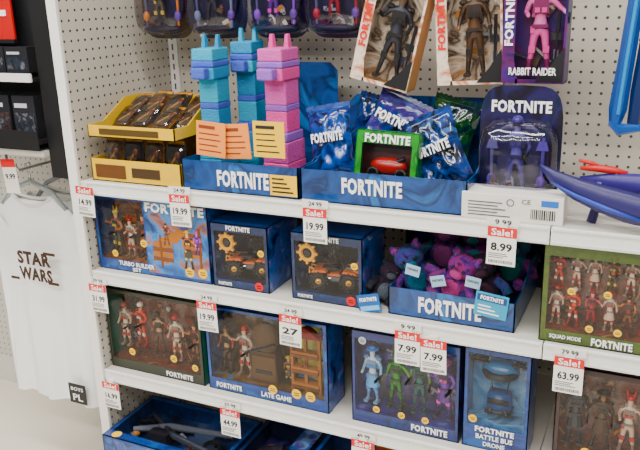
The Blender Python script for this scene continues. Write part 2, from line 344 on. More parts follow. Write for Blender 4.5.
def buggy(parent,x,y,z,s,turn=0,flip=1):
    v=G(); 
    v.prism([(-5,2),(5,2),(5.8,3.4),(4,5),(1,4.2),(-1,4),(-3,5.2),(-5.8,4.6)],-1.5,1.5,DKG)
    v.prism([(-6,4.8),(-5.4,5.4),(-2.4,5.5),(-1.8,4.9)],-2.9,2.9,ORG); v.prism([(2.2,5.0),(2.8,5.6),(5.4,5.2),(6.2,4.5)],-2.9,2.9,ORG); v.box(-3.4,.6,-1.1,1.1,5,5.8,BLACK); v.box(2.6,4.8,-1.2,1.2,5.3,6.0,DKG,top=.7); v.box(-2,1.4,-1.6,1.6,3.6,4.2,ORG)
    v.tube([(2.4,0,5),(1.4,0,7.2)],.35,BLACK,6); v.tube([(1.4,-2,7.4),(1.4,2,7.4)],.25,BLACK,6)
    for sy in (-1.2,1.2): v.tube([(5.4,sy,3),(6.8,sy,3.4),(6.6,sy,4.8),(5,sy,5.2)],.25,OCH,6); v.tube([(-5,sy,5),(-6.8,sy,5.6),(-6.8,sy,4)],.25,OCH,6)
    v.box(-1,1.6,-1.7,1.7,2.4,3.4,mat('#5a5a60',.3)); v.tube([(-1,-1.8,3),(-4,-1.9,3.2),(-6,-1.9,4)],.35,CHROME,6)
    o=v.make('toy_vehicle',parent,loc=(x,y,z),rot=(0,0,turn)); o.scale=(s*flip,s,s)
    for wx in (-4,4):
        for wy in (-2.6,2.6):
            g=G(); g.torus((0,0,0),1.5,.9,WHEEL,'y',14,8); g.disc(0,0,.8,-.6,.6,OCH,12); g.disc(0,0,.3,-.72,.72,CHROME,8)
            for q in range(14): g.box(-.22,.22,-.8,.8,2.2,2.6,BLACK,Matrix.Rotation(q*math.pi/7,4,'Y'))
            g.make('wheel',o,True,loc=(wx,wy,2.5))
def bext(t,x0,yf,d,H,bt):
    g=G(); g.box(x0+1,-x0-1,yf+2,yf+d-1,bt-.6,bt,mat('#181c26')); g.make('tray_insert',t)
    buggy(t,.2,yf+5.4,bt,.95,10)
    g=G(); c=(x0+3.8,yf+1.4,H-5.6); g.torus(c,1.8,.55,OCH,'y',16,6); g.disc(c[0],c[2],.9,yf+1.2,yf+1.5,BLACK,12)
    for q in range(8): g.box(-.3,.3,-.35,.35,2.1,2.8,OCH,Matrix.Translation(c)@Matrix.Rotation(q*math.pi/4,4,'Y'))
    g.make('accessory',t)
    g=G(); g.box(-x0+.02,-x0+.06,yf+1,yf+d-1,1,H-1,ARTB); g.make('printed_panel',t)
for X0,X1,D,c in ((38,54.6,17,DBLUE),(61,79.8,15,DBLUE)):
    Wd=X1-X0
    wbox('dark blue window carton holding toy quad vehicle with rider',X0,X1,Z2,Z2+17.4,-42.3,D,c,art(['#06070c','#101a2c','#1c2a4c','#0b0e1a','#3a446a'],16,seed=int(X0)),(1,1,2.2,2.2),
     [(Wd-2.6,.9,8,1,0),(Wd/2-.8,.8,7,1,4.2)],[('FORTNITE',Wd/2,16.3,7,1.3,TXT),('FORTNITE',3.6,1.1,4,.9,TXT)],[(Wd-2,10.5,.9,YEL),(Wd-3,1.5,1.2,RED)],extra=bext,side=ARTB,top=mat('#1c3a78',.35),nacc=4)
GRN=mat('#3f8f3a',.4)
SQ=[(2.8+i*3.55,.84,[12,11,8,12,0,11,12,2][i],i,.2) for i in range(8)]+[(2.8+i*3.55,.8,[11,12,12,1,12,8,0,12][i],i+1,8.0) for i in range(8)]
wbox('olive and green window carton with rows of pale and red figures',120.7,152,Z2,126.2,-43.6,8,art(['#2c3a1a','#4a5a2c','#3a4a20','#5a5a30'],18,seed=3),RDB,(1.3,1,2.6,2.8),SQ,
 [('FORTNITE',14.6,1.4,8,1.8,TXT),('SQUAD MODE',5.4,1.4,6.4,1.1,TXT)],[(10,4.2,.8,YEL),(15.5,4.2,.8,YEL),(6,12,.8,YEL),(13,12.2,.8,YEL)],side=GRN,nacc=6)
wbox('brown window carton with five small soldier figures',.2,32.6,Z3,98.4,-42.3,8,mat('#33352c',.4),RDB,(.8,1,1.2,3),
 [(3.6,1.3,12,0,3),(9.5,1.3,11,1,4),(15.4,1.25,2,2,2.5),(21.4,1.35,12,0,1.5),(27.6,1.3,0,1,1)],[('FORTNITE',24,1.5,9,1.6,TXT)],[(8,6,1.1,YEL),(22.5,6.5,1.1,YEL),(29.5,5,1.0,YEL)],side=mat('#3a6a5a',.4),nacc=11)
def late(t,x0,yf,d,H,bt):
    g=G(); g.box(x0+23.2,x0+34.8,yf+d-1.2,yf+d-.9,bt,H-1.2,art(['#6a9a20','#a8c830','#d8c848','#4a8ac0'],12,seed=5)); g.make('printed_panel',t)
    g=G()
    for x in (24.6,28.5,32.4): g.box(x0+x,x0+x+.8,yf+2,yf+2.8,bt,bt+16,W1)
    for z in (1,5.5,10): planks(g,x0+25.0,x0+32.8,bt+z,bt+z+1.8,yf+1.4,yf+3.6,W1,W2,2)
    g.tube([(x0+25,yf+1.8,bt+5),(x0+32,yf+1.8,bt+12)],.3,W2); g.tube([(x0+32,yf+1.7,bt+5),(x0+25,yf+1.7,bt+12)],.3,W2)
    g.prism([(x0+24.4,bt+15.6),(x0+33.6,bt+15.6),(x0+29,bt+18.6)],yf+1.5,yf+4,mat('#8a2a1c',.6)); g.make('toy_tower',t)
    g=G(); g.box(x0+12.5,x0+20.5,yf+2,yf+6,bt,bt+9,mat('#4a3424',.6),top=.85); g.box(x0+13,x0+20,yf+1.8,yf+2,bt+1,bt+8,mat('#5a4028',.6,var=.3)); g.ell((x0+16.4,yf+4,bt+12.5),(3.8,2.4,4.6),mat('#54402e',.7,var=.4)); g.box(x0+14,x0+19,yf+1.6,yf+1.8,bt+3,bt+4,BLACK); g.tube([(x0+13,yf+2,bt+9),(x0+20,yf+2,bt+12)],.4,DKG); g.make('toy_crate',t)
LB=art(['#22160e','#4e321c','#5a4424','#7a5a30','#3a6a8a'],14,seed=9)
wbox('wide blue window carton with figures and wooden tower set',34,70.2,Z3,98.4,-42.3,10,BLUE,LB,(1,1.2,1,3.6),[(3.6,1.4,2,0),(9.4,1.45,12,1),(22.6,.8,1,2)],
 [('LATE GAME',21,1.7,9,1.5,TXT),('FORTNITE',6.5,1.7,8,1.6,TXT)],[(20,3.6,1.3,YEL),(27,3.8,1.4,YEL),(31,3.8,1.4,YEL)],extra=late,side=ARTB,nacc=9)
wbox('purple-blue window carton with four colourful figures',76.6,103.8,Z3,98.6,-42.3,8,art(['#0e1a40','#173066','#22225a','#1a4278'],16,seed=8),PUR,(.9,.9,2.2,3.2),
 [(4.2,1.5,3,0,1.2),(10.4,1.5,4,2,1),(16.4,1.5,5,0,1),(22.6,1.5,6,1,1)],[('FORTNITE',20,1.7,9,1.8,TXT)],[(6.5,4.4,.9,YEL),(13,4.2,.9,YEL),(19,4.2,.9,YEL),(3,22.5,1,mat('#c0c0c8'))],side=PUR,nacc=9)
def drone(t,x0,yf,d,H,bt):
    cx=0; y=yf+d*.5; g=G(); LBm=mat('#3c6c98',.3,coat=.4); DK=mat('#10141c',.4)
    g.ell((cx,y,bt+12.5),(4.4,2.6,2.6),LBm); g.torus((cx,y,bt+12.3),3.4,.9,DK,'z',20,8); g.box(cx-2.8,cx+2.8,y-1.8,y+1.8,bt+2.5,bt+7,mat('#1c4a80',.3),top=.9)
    g.box(cx-2.4,cx+2.4,y-1.9,y-1.8,bt+4.5,bt+6,BLACK); g.box(cx-3,cx+3,y-2,y+2,bt+2,bt+2.8,DK)
    for a in (-1,1): g.disc(cx+a*1.8,bt+2.6,.8,y-2.1,y-1.7,BLACK,12)
    for a in (-1,1): g.tube([(cx+a*1.6,y,bt+7),(cx+a*2.2,y,bt+11)],.15,DK); g.tube([(cx,y,bt+13),(cx+a*5.0,y-1,bt+15)],.5,DK); g.tube([(cx,y,bt+13),(cx+a*5.0,y+1.5,bt+14)],.5,DK)
    dr=g.make('toy_drone',t,True)
    for a in (-1,1):
        for q,zz in ((-1,15.2),(1.5,14.2)):
            r=G(); r.torus((cx+a*5.0,y+q,bt+zz),1.6,.28,DK,'z',18,6); r.box(cx+a*5.0-1.4,cx+a*5.0+1.4,y+q-.15,y+q+.15,bt+zz-.05,bt+zz+.1,BLACK); r.make('rotor',dr)
wbox('light blue window carton holding toy drone',104.6,119.6,Z3,99.2,-42.3,9,BLUE,art(['#245a8c','#4c88b8','#88b4d4','#1a4a70'],14,seed=4),(1,1,1.4,6.2),[],
 [('FORTNITE',7.5,5.2,9,1.5,TXT),('BATTLE BUS',7.5,3.3,8.5,1.3,TXT),('DRONE',7.5,1.5,5,1.2,TXT)],[(2.4,7.6,1,YEL)],extra=drone,side=ARTB)
wbox('brown window carton with large figures leaning on shelf',125,152,Z3,98.6,-42.3,9,mat('#3a2c2c',.4),RDB,(1,1,1.4,2.6),[(4,1.45,7,0,2),(9.5,1.4,10,1,2),(15,1.4,12,2,2),(20.5,1.35,0,0,1),(24.6,1.2,11,1,1)],[('FORTNITE',14,1.5,9,1.5,TXT)],[(7,5,1.1,YEL),(12.4,5,1.1,YEL)],side=BRN,nacc=12)
wbox('dark blue carton standing deep on the shelf',70.6,76.2,Z3,95,-28,8,NAVY,PUR,(.6,.6,1,2))
def flatbox(label,X0,X1,yf,D,H,c,back,z=Z4,txt='FORTNITE',cont=0,rz=0,art2=None):
    t=thing('toy_box',label,'toy box',((X0+X1)/2,yf+D/2,z),(0,0,rz),'cartons lying on the bottom shelf')
    x0,x1,y0,y1=-(X1-X0)/2,(X1-X0)/2,-D/2,D/2
    g=G(); g.box(x0,x1,y0,y1,0,.4,c); g.box(x0,x1,y0,y0+.3,0,H,c); g.box(x0,x1,y1-.3,y1,0,H,c); g.box(x0,x0+.3,y0,y1,0,H,c); g.box(x1-.3,x1,y0,y1,0,H,c)
    g.box(x0,x1,y0,y0+3,H-.2,H,c); g.box(x0,x1,y1-2,y1,H-.2,H,c); g.box(x0,x0+1.4,y0+3,y1-2,H-.2,H,c); g.box(x1-(6 if cont else 1.4),x1,y0+3,y1-2,H-.2,H,c); g.make('carton',t)
    g=G(); g.box(x0+.4,x1-.4,y0+.4,y1-.4,.5,H*.55,back); g.make('backing_card',t)
    xr=x1-(6 if cont else 1.4)
    g=G(); g.add([(x0+1.4,y0+3,H-.1),(xr,y0+3,H-.1),(xr,y1-2,H-.1),(x0+1.4,y1-2,H-.1)],[(0,1,2,3)],CLEAR); g.make('window',t)
    if cont:
        g=G(); g.box(xr+.4,x1-.4,y0+1,y1-1,H+.01,H+.06,art2 or ARTB); g.make('printed_panel',t)
    g=G(); g.box(x0+.6,x1-.6,y0-.05,y0-.01,.6,H-.6,art2 or ARTB); g.make('printed_panel',t)
    gy=mat('#6a6e78',.35)
    g=G()
    if cont==0:
        zz=H*.8
        g.tube([(x0+4,-3,zz),(x0+14,2,zz+.3),(x1-6,5,zz)],[.8,1.1,.8],gy); g.tube([(x0+5,6,zz),(x0+18,-2,zz+.4),(x1-7,-5,zz)],[.7,1,.9],mat('#30343e',.35))
        g.box(x0+9,x0+17,-4,0,H*.45,zz+.8,DKG,top=.8); g.box(x0+22,x0+30,1,6,H*.45,zz,mat('#48566e',.4),top=.8); g.torus((x1-9,-2,zz),2.4,.7,BLACK,'z',18,8); g.torus((x0+6,1,zz),2.2,.7,BLACK,'z',18,8)
        g.make('toy_part',t,False)
        for q in range(6): accessory(t,x0+6+q*5,R.uniform(-5,6),H*.78,1.1,R.uniform(0,90))
    else:
        g.tube([(x0+3,0,H*.75),(0,2,H*.8),(xr-2,-1,H*.75)],[1.2,1.8,.9],mat('#2a2a34',.4)); g.ell((x0+6,2,H*.7),(2.6,2.6,1.6),ORG); g.make('toy_part',t,True)
        for q in range(3): accessory(t,x0+4+q*4,-3+q*4,H*.78,1,R.uniform(0,90))
    g=G(); g.disc(0,0,1.5,-.03,.03,YEL,18,Matrix.Translation((x0+4,y0+1.7,H+.05))@Matrix.Rotation(math.pi/2,4,'X')); g.make('sticker',t)
    text(t,txt,0,y0-.1,H*.5,min(14,(X1-X0)*.6),2.6,TXT,.03)
flatbox('blue carton with clear top lying flat',1,41,-51,24,12.5,BLUE,art(['#08090f','#141f38','#2a3c68','#4a5a80'],14,seed=12))
flatbox('dark blue carton with yellow seal lying flat',43,61.5,-50,24,14,DBLUE,PUR,cont=1,rz=0)
flatbox('orange and blue carton lying flat',63.5,84,-48,22,15.5,mat('#20468a',.4),BRN,cont=1,art2=art(['#1a3a80','#c86a28','#e0a040','#20468a'],9,seed=6))
flatbox('navy carton lying flat beside others',88,114,-50,24,11,DBLUE,ARTB,cont=1)
# ---------------------------------------------------------------- display trays
def tray(label,X0,X1,yf,yb,z,fh,bh,hh,m,inner,texts=(),hx=None,name='display_tray'):
    W,D=X1-X0,yb-yf; t=thing(name,label,'display tray',((X0+X1)/2,(yf+yb)/2,z)); a=-W/2; y0=-D/2; y1=D/2
    g=G(); g.box(a,-a,y0,y1,0,.3,inner); g.box(a,-a,y0,y0+.3,0,fh,m); g.box(a,-a,y1-.3,y1,0,bh,m)
    g.box(a+.3,-a-.3,y0+.3,y0+.4,.3,fh-.1,inner)
    for s in (a,-a-.3):
        pts=[(y0,0),(y1,0),(y1,bh),(y1-D*.35,bh),(y0+D*.25,fh),(y0,fh)]
        vs=[(s,y,zz) for y,zz in pts]+[(s+.3,y,zz) for y,zz in pts]; n=6
        g.add(vs,[tuple(range(n-1,-1,-1)),tuple(range(n,2*n))]+[(i,(i+1)%n,(i+1)%n+n,i+n) for i in range(n)],m)
    g.make('carton',t)
    if hh:
        h0,h1=hx or (a,-a); g=G(); g.prism([(h0,.3),(h1,.3),(h1,hh-2),(h1-2,hh),(h0+2,hh),(h0,hh-2)],y1-.7,y1-.35,m); g.make('header_card',t)
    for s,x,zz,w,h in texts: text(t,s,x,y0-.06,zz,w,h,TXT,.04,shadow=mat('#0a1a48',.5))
    return t
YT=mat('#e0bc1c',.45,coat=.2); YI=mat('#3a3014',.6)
ty=tray('yellow cardboard display tray stacked below another',2,31,-43,-18,Z1,6.0,9,0,YT,YI)
g=G(); g.box(-13,-3,-12.62,-12.56,1,4.6,mat('#5a3a1c')); g.box(-1,8,-12.62,-12.56,1.6,4.2,mat('#3a2a18')); g.make('print',ty)
ty=tray('yellow cardboard display tray stacked above another',2.2,30,-43,-18.5,141.8,3.2,8.5,0,YT,YI)
g=G(); g.box(-10,9,-12.4,-12.3,.8,2.4,mat('#4a3a1c')); g.make('print',ty)
BAR=art(['#113264','#1c4a84','#0e264e','#306aa4'],8,seed=8)
t1=tray('blue display tray with backing card and white lettering',31.5,64.2,-43,-12,Z1,7.6,10,29,BAR,DBLUE,[('FORTNITE',1.2,3.6,14.5,4.2)],hx=(-13,13.5))
g=G(); g.box(8.8,16,-15.62,-15.56,.6,5.6,YEL); s=g.make('sticker',t1); g=G()
for k in range(4): g.box(9.4,15-k*.8,-15.68,-15.63,1.3+k*1.05,1.7+k*1.05,INK)
g.make('print',s)
tray('blue display tray with white lettering holding foil bags',64.8,104.2,-43,-12,Z1,7.6,12,21,BAR,DBLUE,[('FORTNITE',-2,4.4,14.5,3.8)])
t3=tray('blue display tray of plush toys with white lettering',86.3,115.4,-42.5,-14,Z2,6.8,10,17,BAR,DBLUE,[('FORTNITE',0,3.4,14.5,4.0)])
def pack(X,y,z,rx,rz,c,label,w=6.4,h=12):
    t=thing('blister_pack',label,'toy pack',(X,y,z),(rx,0,rz),'small blister packs in the yellow trays')
    g=G(); pts=[]
    for k in range(16):
        a=2*math.pi*k/16; pts.append((w/2*math.copysign(abs(math.cos(a))**.4,math.cos(a)),h/2+h/2*math.copysign(abs(math.sin(a))**.4,math.sin(a))))
    g.prism(pts,0,.2,c); g.make('card',t)
    g=G(); g.box(-w*.3,w*.2,-.7,-.2,h*.25,h*.5,mat('#4a3c30',.6,var=.4,scale=90)); g.tube([(-w*.25,-.5,h*.3),(w*.2,-.5,h*.7)],.35,mat('#a88050',.5)); g.ell((w*.12,-.5,h*.62),(.9,.4,1.2),mat('#5a2c20',.5)); g.make('toy_part',t)
    g=G(); rings=[]
    for yy,s in ((0,1),(-.8,.97),(-1.2,.85)): rings.append([(x*.85*s,yy,h/2+(q-h/2)*.75*s) for x,q in pts])
    g.loft(rings,film('#f0ece4',.5),'top'); g.make('bubble',t)
    g=G(); g.box(-w*.4,w*.4,-.06,-.02,h*.88,h*.96,mat('#b08030',.5)); g.make('print',t)
DK1,DK2=art(['#14100e','#3a2a1c','#6a4a2c','#101012'],24,seed=4),art(['#101014','#2a2420','#5a4024'],26,seed=7)
for i in range(4): pack(6+i*6.6,-36+R.uniform(-1,1),142.4,-62+R.uniform(-5,5),R.uniform(-6,6),[DK1,DK2][i%2],'dark card blister pack with brown toy piece')
for i in range(4): pack(6+i*6.6,-31,144.6,-58+R.uniform(-4,4),R.uniform(-6,6),[DK2,DK1][i%2],'dark card blister pack with brown toy piece')
for i in range(4): pack(6+i*6.7,-39,130.5,-10+R.uniform(-2,2),R.uniform(-3,3),[DK1,DK2][i%2],'dark card blister pack with brown toy piece',h=11.0)
# chunky block toys in tray
def fringe(X,y,z,H,w,cs,label,turn,tc=None,tx=0,tz=0,trot=0,ty=0):
    t=thing('pinata_toy',label,'toy',(X,y,z),(0,0,turn),'chunky fringed block toys in the display tray')
    d=w
    def seg(z0,z1,ww,dd,c,y=0,top=1): 
        g.box(-ww/2,ww/2,y-dd/2,y+dd/2,z0,z1,c,top=top)
    g=G(); seg(0,H*.16,w*1.0,d*1.3,cs[0]); seg(H*.16,H*.3,w*.98,d*1.25,cs[1]); seg(H*.3,H*.36,w*.94,d*1.15,cs[2]); g.make('body',t,bevel=.35)
    g=G(); seg(H*.36,H*.5,w*.82,d*.9,cs[0]); seg(H*.5,H*.54,w*.84,d*.92,cs[2]); seg(H*.54,H*.7,w*.82,d*.9,cs[1]); g.make('neck',t,bevel=.3)
    g=G(); seg(H*.7,H*.78,w*.96,d*1.2,cs[0],-d*.15); seg(H*.78,H*.82,w*.98,d*1.22,cs[2],-d*.15); seg(H*.82,H*.9,w*.94,d*1.15,cs[1],-d*.15); g.make('head',t,bevel=.4)
    g=G(); g.box(-w*.3,w*.3,-d*1.1,-d*.7,H*.71,H*.78,cs[2]); g.make('muzzle',t,bevel=.4)
    for a in (-1,1):
        g=G(); g.box(a*w*.3-w*.1,a*w*.3+w*.1,-d*.14,d*.14,H*.895,H*.985,cs[0],top=.6); g.make('ear',t,bevel=.2)
    if tc:
        g=G(); g.M=Matrix.Translation((tx,ty,tz))@Matrix.Rotation(math.radians(trot),4,'Y')@Matrix.Rotation(math.radians(-turn),4,'Z')
        g.box(-4.2,4.2,-.1,.1,0,8.6,tc); h=g.make('hang_tag',t)
        k=G(); k.M=g.M; im=mat('#7a3a20',.6) if tc is not YEL else INK
        for q in range(5): k.box(-3.4,3.2-R.random()*2,-.16,-.11,1.2+q*1.4,1.5+q*1.4+(.5 if q==4 else 0),im)
        k.make('print',h)
CY,CY2,CY3=mat('#1c84ac',.75,bump=.6),mat('#309cb8',.75,bump=.6),mat('#4a5cae',.75,bump=.6); PK,PK2,PK3=mat('#cc5894',.75,bump=.6),mat('#c060a0',.75,bump=.6),mat('#8a60b0',.75,bump=.6)
OR1=mat('#e89a68',.6,var=.03)
fringe(35.6,-32,130.4,37.5,6.6,(CY,CY2,CY3),'tall cyan fringed block toy with orange tag',0,OR1,4,8.2,4,-9.7)
fringe(39.6,-20.5,130.4,38.5,6.6,(CY2,CY,CY3),'tall cyan and blue fringed block toy with orange tag',4,OR1,5.4,7.8,-4,-20.6)
fringe(54.5,-31,130.4,37.5,7.2,(PK,PK2,PK3),'tall pink fringed block toy with yellow tag',-3,YEL,2.3,9.0,0,-10.7)
# foil bags
def bag(X,y,z,w,h,th,rot,m,label,txt=None):
    t=thing('foil_bag',label,'toy bag',(X,y,z),rot,'shiny foil toy bags in the display tray'); nu,nv=22,26; rr=random.Random(int(X*10))
    ph=[rr.uniform(0,6) for _ in range(6)]
    def P(u,v,s):
        e=max(0,(1-abs(2*u-1)**3))**.6*max(0,(1-abs(2*v-1)**4))**.6
        wob=.25*math.sin(9*u+7*v+ph[0])+.24*math.sin(17*v-5*u+ph[1])+.2*math.sin(23*u+11*v+ph[2])+.12*math.sin(37*u-29*v+ph[3])
        return ((u-.5)*w*(1-.09*math.sin(math.pi*v)),s*(th/2*e)+wob*1.3*e*th/5,v*h)
    vs=[P(i/nu,j/nv,s) for s in (-1,1) for j in range(nv+1) for i in range(nu+1)]; fs=[]
    N=(nu+1)*(nv+1)
    for j in range(nv):
        for i in range(nu):
            a=j*(nu+1)+i; fs.append((a,a+1,a+nu+2,a+nu+1)); fs.append((a+N+nu+1,a+N+nu+2,a+N+1,a+N))
    g=G(); g.add(vs,fs,m); b=g.make('pouch',t,True)
    for za,zb in ((h-.1,h+1.2),(-.9,.1)):
        g=G(); pts=[(-w/2,za),(w/2,za)]+[(w/2-w*k/20,zb-(.3 if k%2 else 0)) for k in range(21)]; g.prism(pts,-.12,.12,m); g.make('crimped_edge',t)
    if txt: text(t,txt,0,-th/2-1.1,h*.55,w*.7,2.4,TXT,.03,shadow=INK)
FB=art(['#040a20','#0a2664','#174c98','#03081a','#12387c'],12,.16,seed=3,coat=.6); FB2=art(['#040712','#0a1836','#143a7c','#03040a','#38588c'],13,.16,seed=6,coat=.6); FB3=art(['#060816','#153070','#3a2066','#4a588c','#04050b'],12,.16,seed=9,coat=.6)
bag(68.3,-31,134,11.5,16,4.5,(-14,-10,6),FB,'crinkled blue foil bag leaning in tray','FORTNITE')
bag(72,-20,137,11,14,4,(-8,16,10),FB2,'dark blue foil bag leaning in tray')
bag(79,-25,140,14.5,12.5,4.2,(-16,24,0),FB3,'crumpled blue and black foil bag','FORTNITE')
bag(97.5,-32,133,13,17,5,(-14,-26,0),FB2,'blue foil bag with purple print leaning sideways','FORTNITE')
bag(92,-20,136,12,15,4,(-6,14,0),art(['#04120c','#144426','#081436','#2a6a44'],12,.16,seed=2,coat=.6),'green and blue foil bag behind others')
def gext(t,x0,yf,d,H,bt):
    g=G(); g.ell((0,yf+d*.5,bt+4),(4.6,1.6,2.0),mat('#a01420',.3,coat=.5)); g.box(-5,5,yf+1.5,yf+d-1.5,bt,bt+2,BLACK); g.tube([(-4,yf+2,bt+2),(4,yf+2,bt+6)],.6,BLACK); g.torus((3.4,yf+1.4,bt+2),1.2,.4,BLACK); g.torus((-3.4,yf+1.4,bt+2),1.2,.4,BLACK); g.make('toy_part',t,True)
wbox('small green window carton with red toy piece',75.5,90.8,134,147.4,-38.5,5,art(['#1a6a34','#2a8a44','#1c5a2c','#48a458'],14,seed=4),art(['#101410','#3a1418','#5a1418'],12,seed=2),(1.6,1.6,3,1.4),[],[('FORTNITE',7.65,11.6,11,2.1,TXT)],[],group='small cartons in the display trays',loc=(83,-34.5,132.2),rot=(-10,2,0),extra=gext)
# ---------------------------------------------------------------- blister cards
def blister(X,y,ztop,label,pal,cm,w=17,h=26,rot=(0,0,0),txt='FORTNITE',stand=False,tint='#f0eef8',pose=0,acc='#c09030',base='#1c1834'):
    t=thing('blister_pack',label,'toy pack',(X,y,ztop),rot,None if stand else 'domed blister packs hanging from hooks')
    def outline(s,w,h,sh=0):
        pts=[]
        for k in range(28):
            a=2*math.pi*k/28; p=.45
            pts.append((w/2*s*math.copysign(abs(math.cos(a))**p,math.cos(a)),-h/2+sh+h/2*s*math.copysign(abs(math.sin(a))**p,math.sin(a))))
        return pts
    g=G(); g.prism(outline(1,w,h),0,.15,cm); g.make('card',t)
    g=G(); g.ell((0,-3,-h+2.8),(w*.36,2.2,1.2),mat('#2a2a3c',.35)); g.ell((0,-.8,-h*.58),(w*.38,.7,h*.3),mat(base,.35,coat=.4)); g.make('display_base',t,True)
    fig(t,0,-3.4,-h+3.4,(1.75 if stand else 1.5)*(h/26)*(.95),pal,pose,v=0)
    for q in (-1,1):
        ac=G(); c=mat(acc if q>0 else '#5a5a7a',.35); ac.tube([(q*w*.3,-2.6,-h*.86),(q*w*.31,-2.6,-h*.4)],.35,c); ac.box(q*w*.3-1.3,q*w*.3+1.3,-3,-2.2,-h*.5,-h*.43,c,top=.6); ac.ell((q*w*.3,-2.8,-h*.76),(1.0,.7,1.4),mat('#6a4a9a' if q>0 else acc,.35)); ac.make('accessory',t)
    for q in range(4): accessory(t,R.uniform(-w*.3,w*.3),-3.8,-h+R.uniform(2,8),1,R.uniform(0,180))
    hh=h*.72; g=G(); rings=[]
    for yy,s in ((-.02,.95),(-3.4,.93),(-5.2,.84),(-6.2,.66),(-6.5,.4)): rings.append([(x,yy,z-(h-hh)+.6) for x,z in outline(s,w,hh)])
    g.loft(rings,film(tint,.25),'top'); g.make('bubble',t,True)
    text(t,txt,0,-.15,-h*.17 if stand else -h*.16,w*.72,2.6,TXT,.03,shadow=INK)
    return t
HB=art(['#060510','#120e2c','#201a48','#0a1630'],12,seed=11)
hooks=[]
for X,p,c,lb,a in ((11.5,1,art(['#14121c','#2a2418','#4a3a1a','#1a1428'],9,seed=1),'domed blister pack with gold and orange figure','#d88a20'),(28.5,7,art(['#181a2c','#2a2e4c','#101024'],9,seed=2),'domed blister pack with grey figure','#8088a0'),(47,6,HB,'domed blister pack with purple figure','#8a50c0'),(64,8,art(['#100c20','#241640','#1a0c10'],9,seed=5),'domed blister pack with red and dark figure','#a03040')):
    blister(X,-16,191.3,lb,p,c,w=17.5,h=26,pose=R.randrange(3),acc=a); hooks.append((X,-24,190))
blister(112.6,-32,156.6,'domed blister pack with dark purple figure standing on shelf',13,HB,w=17.5,h=26.4,stand=True,pose=1,acc='#5a4a90',tint='#e4e0f4',base='#1c1640')
t=thing('carton','white cardboard carton with barcode print','box',(113.6,-40,Z1)); g=G(); g.box(-10.4,10.4,-3.6,4,0,5.6,mat('#e8e5e0',.5,var=.03)); g.make('carton_body',t,bevel=.15)
g=G(); xx=4
while xx<9: 
    w_=.1+R.random()*.2; g.box(xx,xx+w_,-3.68,-3.62,.9,3,INK); xx+=w_+.18
for k in range(5): g.box(-9,0-R.random()*3,-3.68,-3.62,.8+k*.7,1.05+k*.7,mat('#5a5a5a'))
g.torus((-.2,-3.66,4),.7,.1,mat('#444444'),'y',14,4); g.box(6,9.4,-3.68,-3.62,3.7,5,mat('#2a66b8')); g.make('print',t)
text(t,'CE',3,-3.68,4.4,1.8,1,mat('#444444'),.01)
# ---------------------------------------------------------------- tall hanging boxes
ORB=art(['#d0b8a4','#f0e4d6','#b86840','#f4ece0'],10,seed=3,spread=.3); PKB=art(['#221646','#40286e','#5a2452','#181c4e'],9,seed=2)
INB=art(['#9a7c64','#d8c8b4','#4a3628','#ece0d0','#a88868'],11,seed=7)
def tallbox(X,zb,y,tilt,w,pal,front,side,label,vt=None,nm=None,pose=0):
    H=29; t=thing('toy_box',label,'toy box',(X,y,zb),(0,tilt,0),'tall window cartons hanging from hooks'); x0,x1=-w/2,w/2
    g=G(); g.box(x0,x1,3,3.3,0,H,side); g.box(x0,x0+.3,-3,3,0,H,side); g.box(x1-.3,x1,-3,3,0,H,side); g.box(x0,x1,-3,3,0,.3,side); g.box(x0,x1,-3,3,H-.3,H,side)
    g.prism([(x0,0),(x0+3.6,0),(x0+2.6,5),(x0+2.6,H-4),(x0+4,H),(x0,H)],-3.2,-3,front); g.box(x1-.5,x1,-3.2,-3,0,H,front); g.box(x0+3,x1-.5,-3.2,-3,0,.9,front); g.box(x0+3,x1-.5,-3.2,-3,H-4,H,front)
    g.box(x0+3,x1-1,3.3,3.4,H,H+4,front); g.make('carton',t)
    g=G(); g.box(x0+.4,x1-.4,2.6,2.95,.4,H-.4,INB if nm is None else PKB); g.box(x0+.3,x0+.5,-2.9,2.6,.4,H-.4,INB if nm is None else PKB); g.make('backing_card',t)
    g=G(); g.add([(x0+2.6,-3.1,.9),(x1-.5,-3.1,.9),(x1-.5,-3.1,H-4),(x0+2.6,-3.1,H-4)],[(0,1,2,3)],CLEAR); g.make('window',t)
    fig(t,.6,0,1.6,2.05,pal,pose,turn=8,v=1 if nm is None else 2)
    g=G(); c=mat('#1c1c22',.4); g.tube([(x1-2.4,-.5,3),(x1-2,-.5,15)],.4,c); g.box(x1-3.4,x1-1.4,-.8,-.2,9,10.6,c); g.box(x1-2.8,x1-1.8,-.8,-.2,5,7,mat('#5a5a60')); g.make('accessory',t)
    for q in range(5): accessory(t,R.uniform(x0+4,x1-2.5),1.5,R.uniform(4,20),1.4,R.uniform(0,180))
    g=G(); g.prism([(x1-6,.4),(x1-.2,.4),(x1-.2,7.6),(x1-1.2,6.4),(x1-3,3.6)],-3.34,-3.24,mat('#141418',.4))
    g.make('printed_panel',t)
    text(t,vt or 'FORTNITE',x0+1.35,-3.4,14.5,13,1.9,TXT if nm else mat('#c8301c'),.03,rotz=90)
    text(t,'FORTNITE',1,-3.28,H-2.2,w*.6,2.2,TXT,.03)
    if nm: text(t,nm,0,-3.4,2.6,w*.76,1.6,TXT,.03,shadow=INK)
tallbox(77.9,155.2,-23.5,13.5,14.6,7,ORB,mat('#c0956c',.5),'cream and orange window carton with black armoured figure hanging tilted',pose=1)
tallbox(99.6,155.6,-22,-3,15,10,ORB,mat('#c0956c',.5),'cream and orange window carton with brown robed figure',pose=0)
tallbox(113.6,156.4,-24,0,13.2,9,PKB,mat('#2a1c50',.4),'purple window carton with pink figure',nm='RABBIT RAIDER',pose=2)
hooks+=[(85,-27,184),(98.2,-26,186.5),(113.6,-28,187.5)]
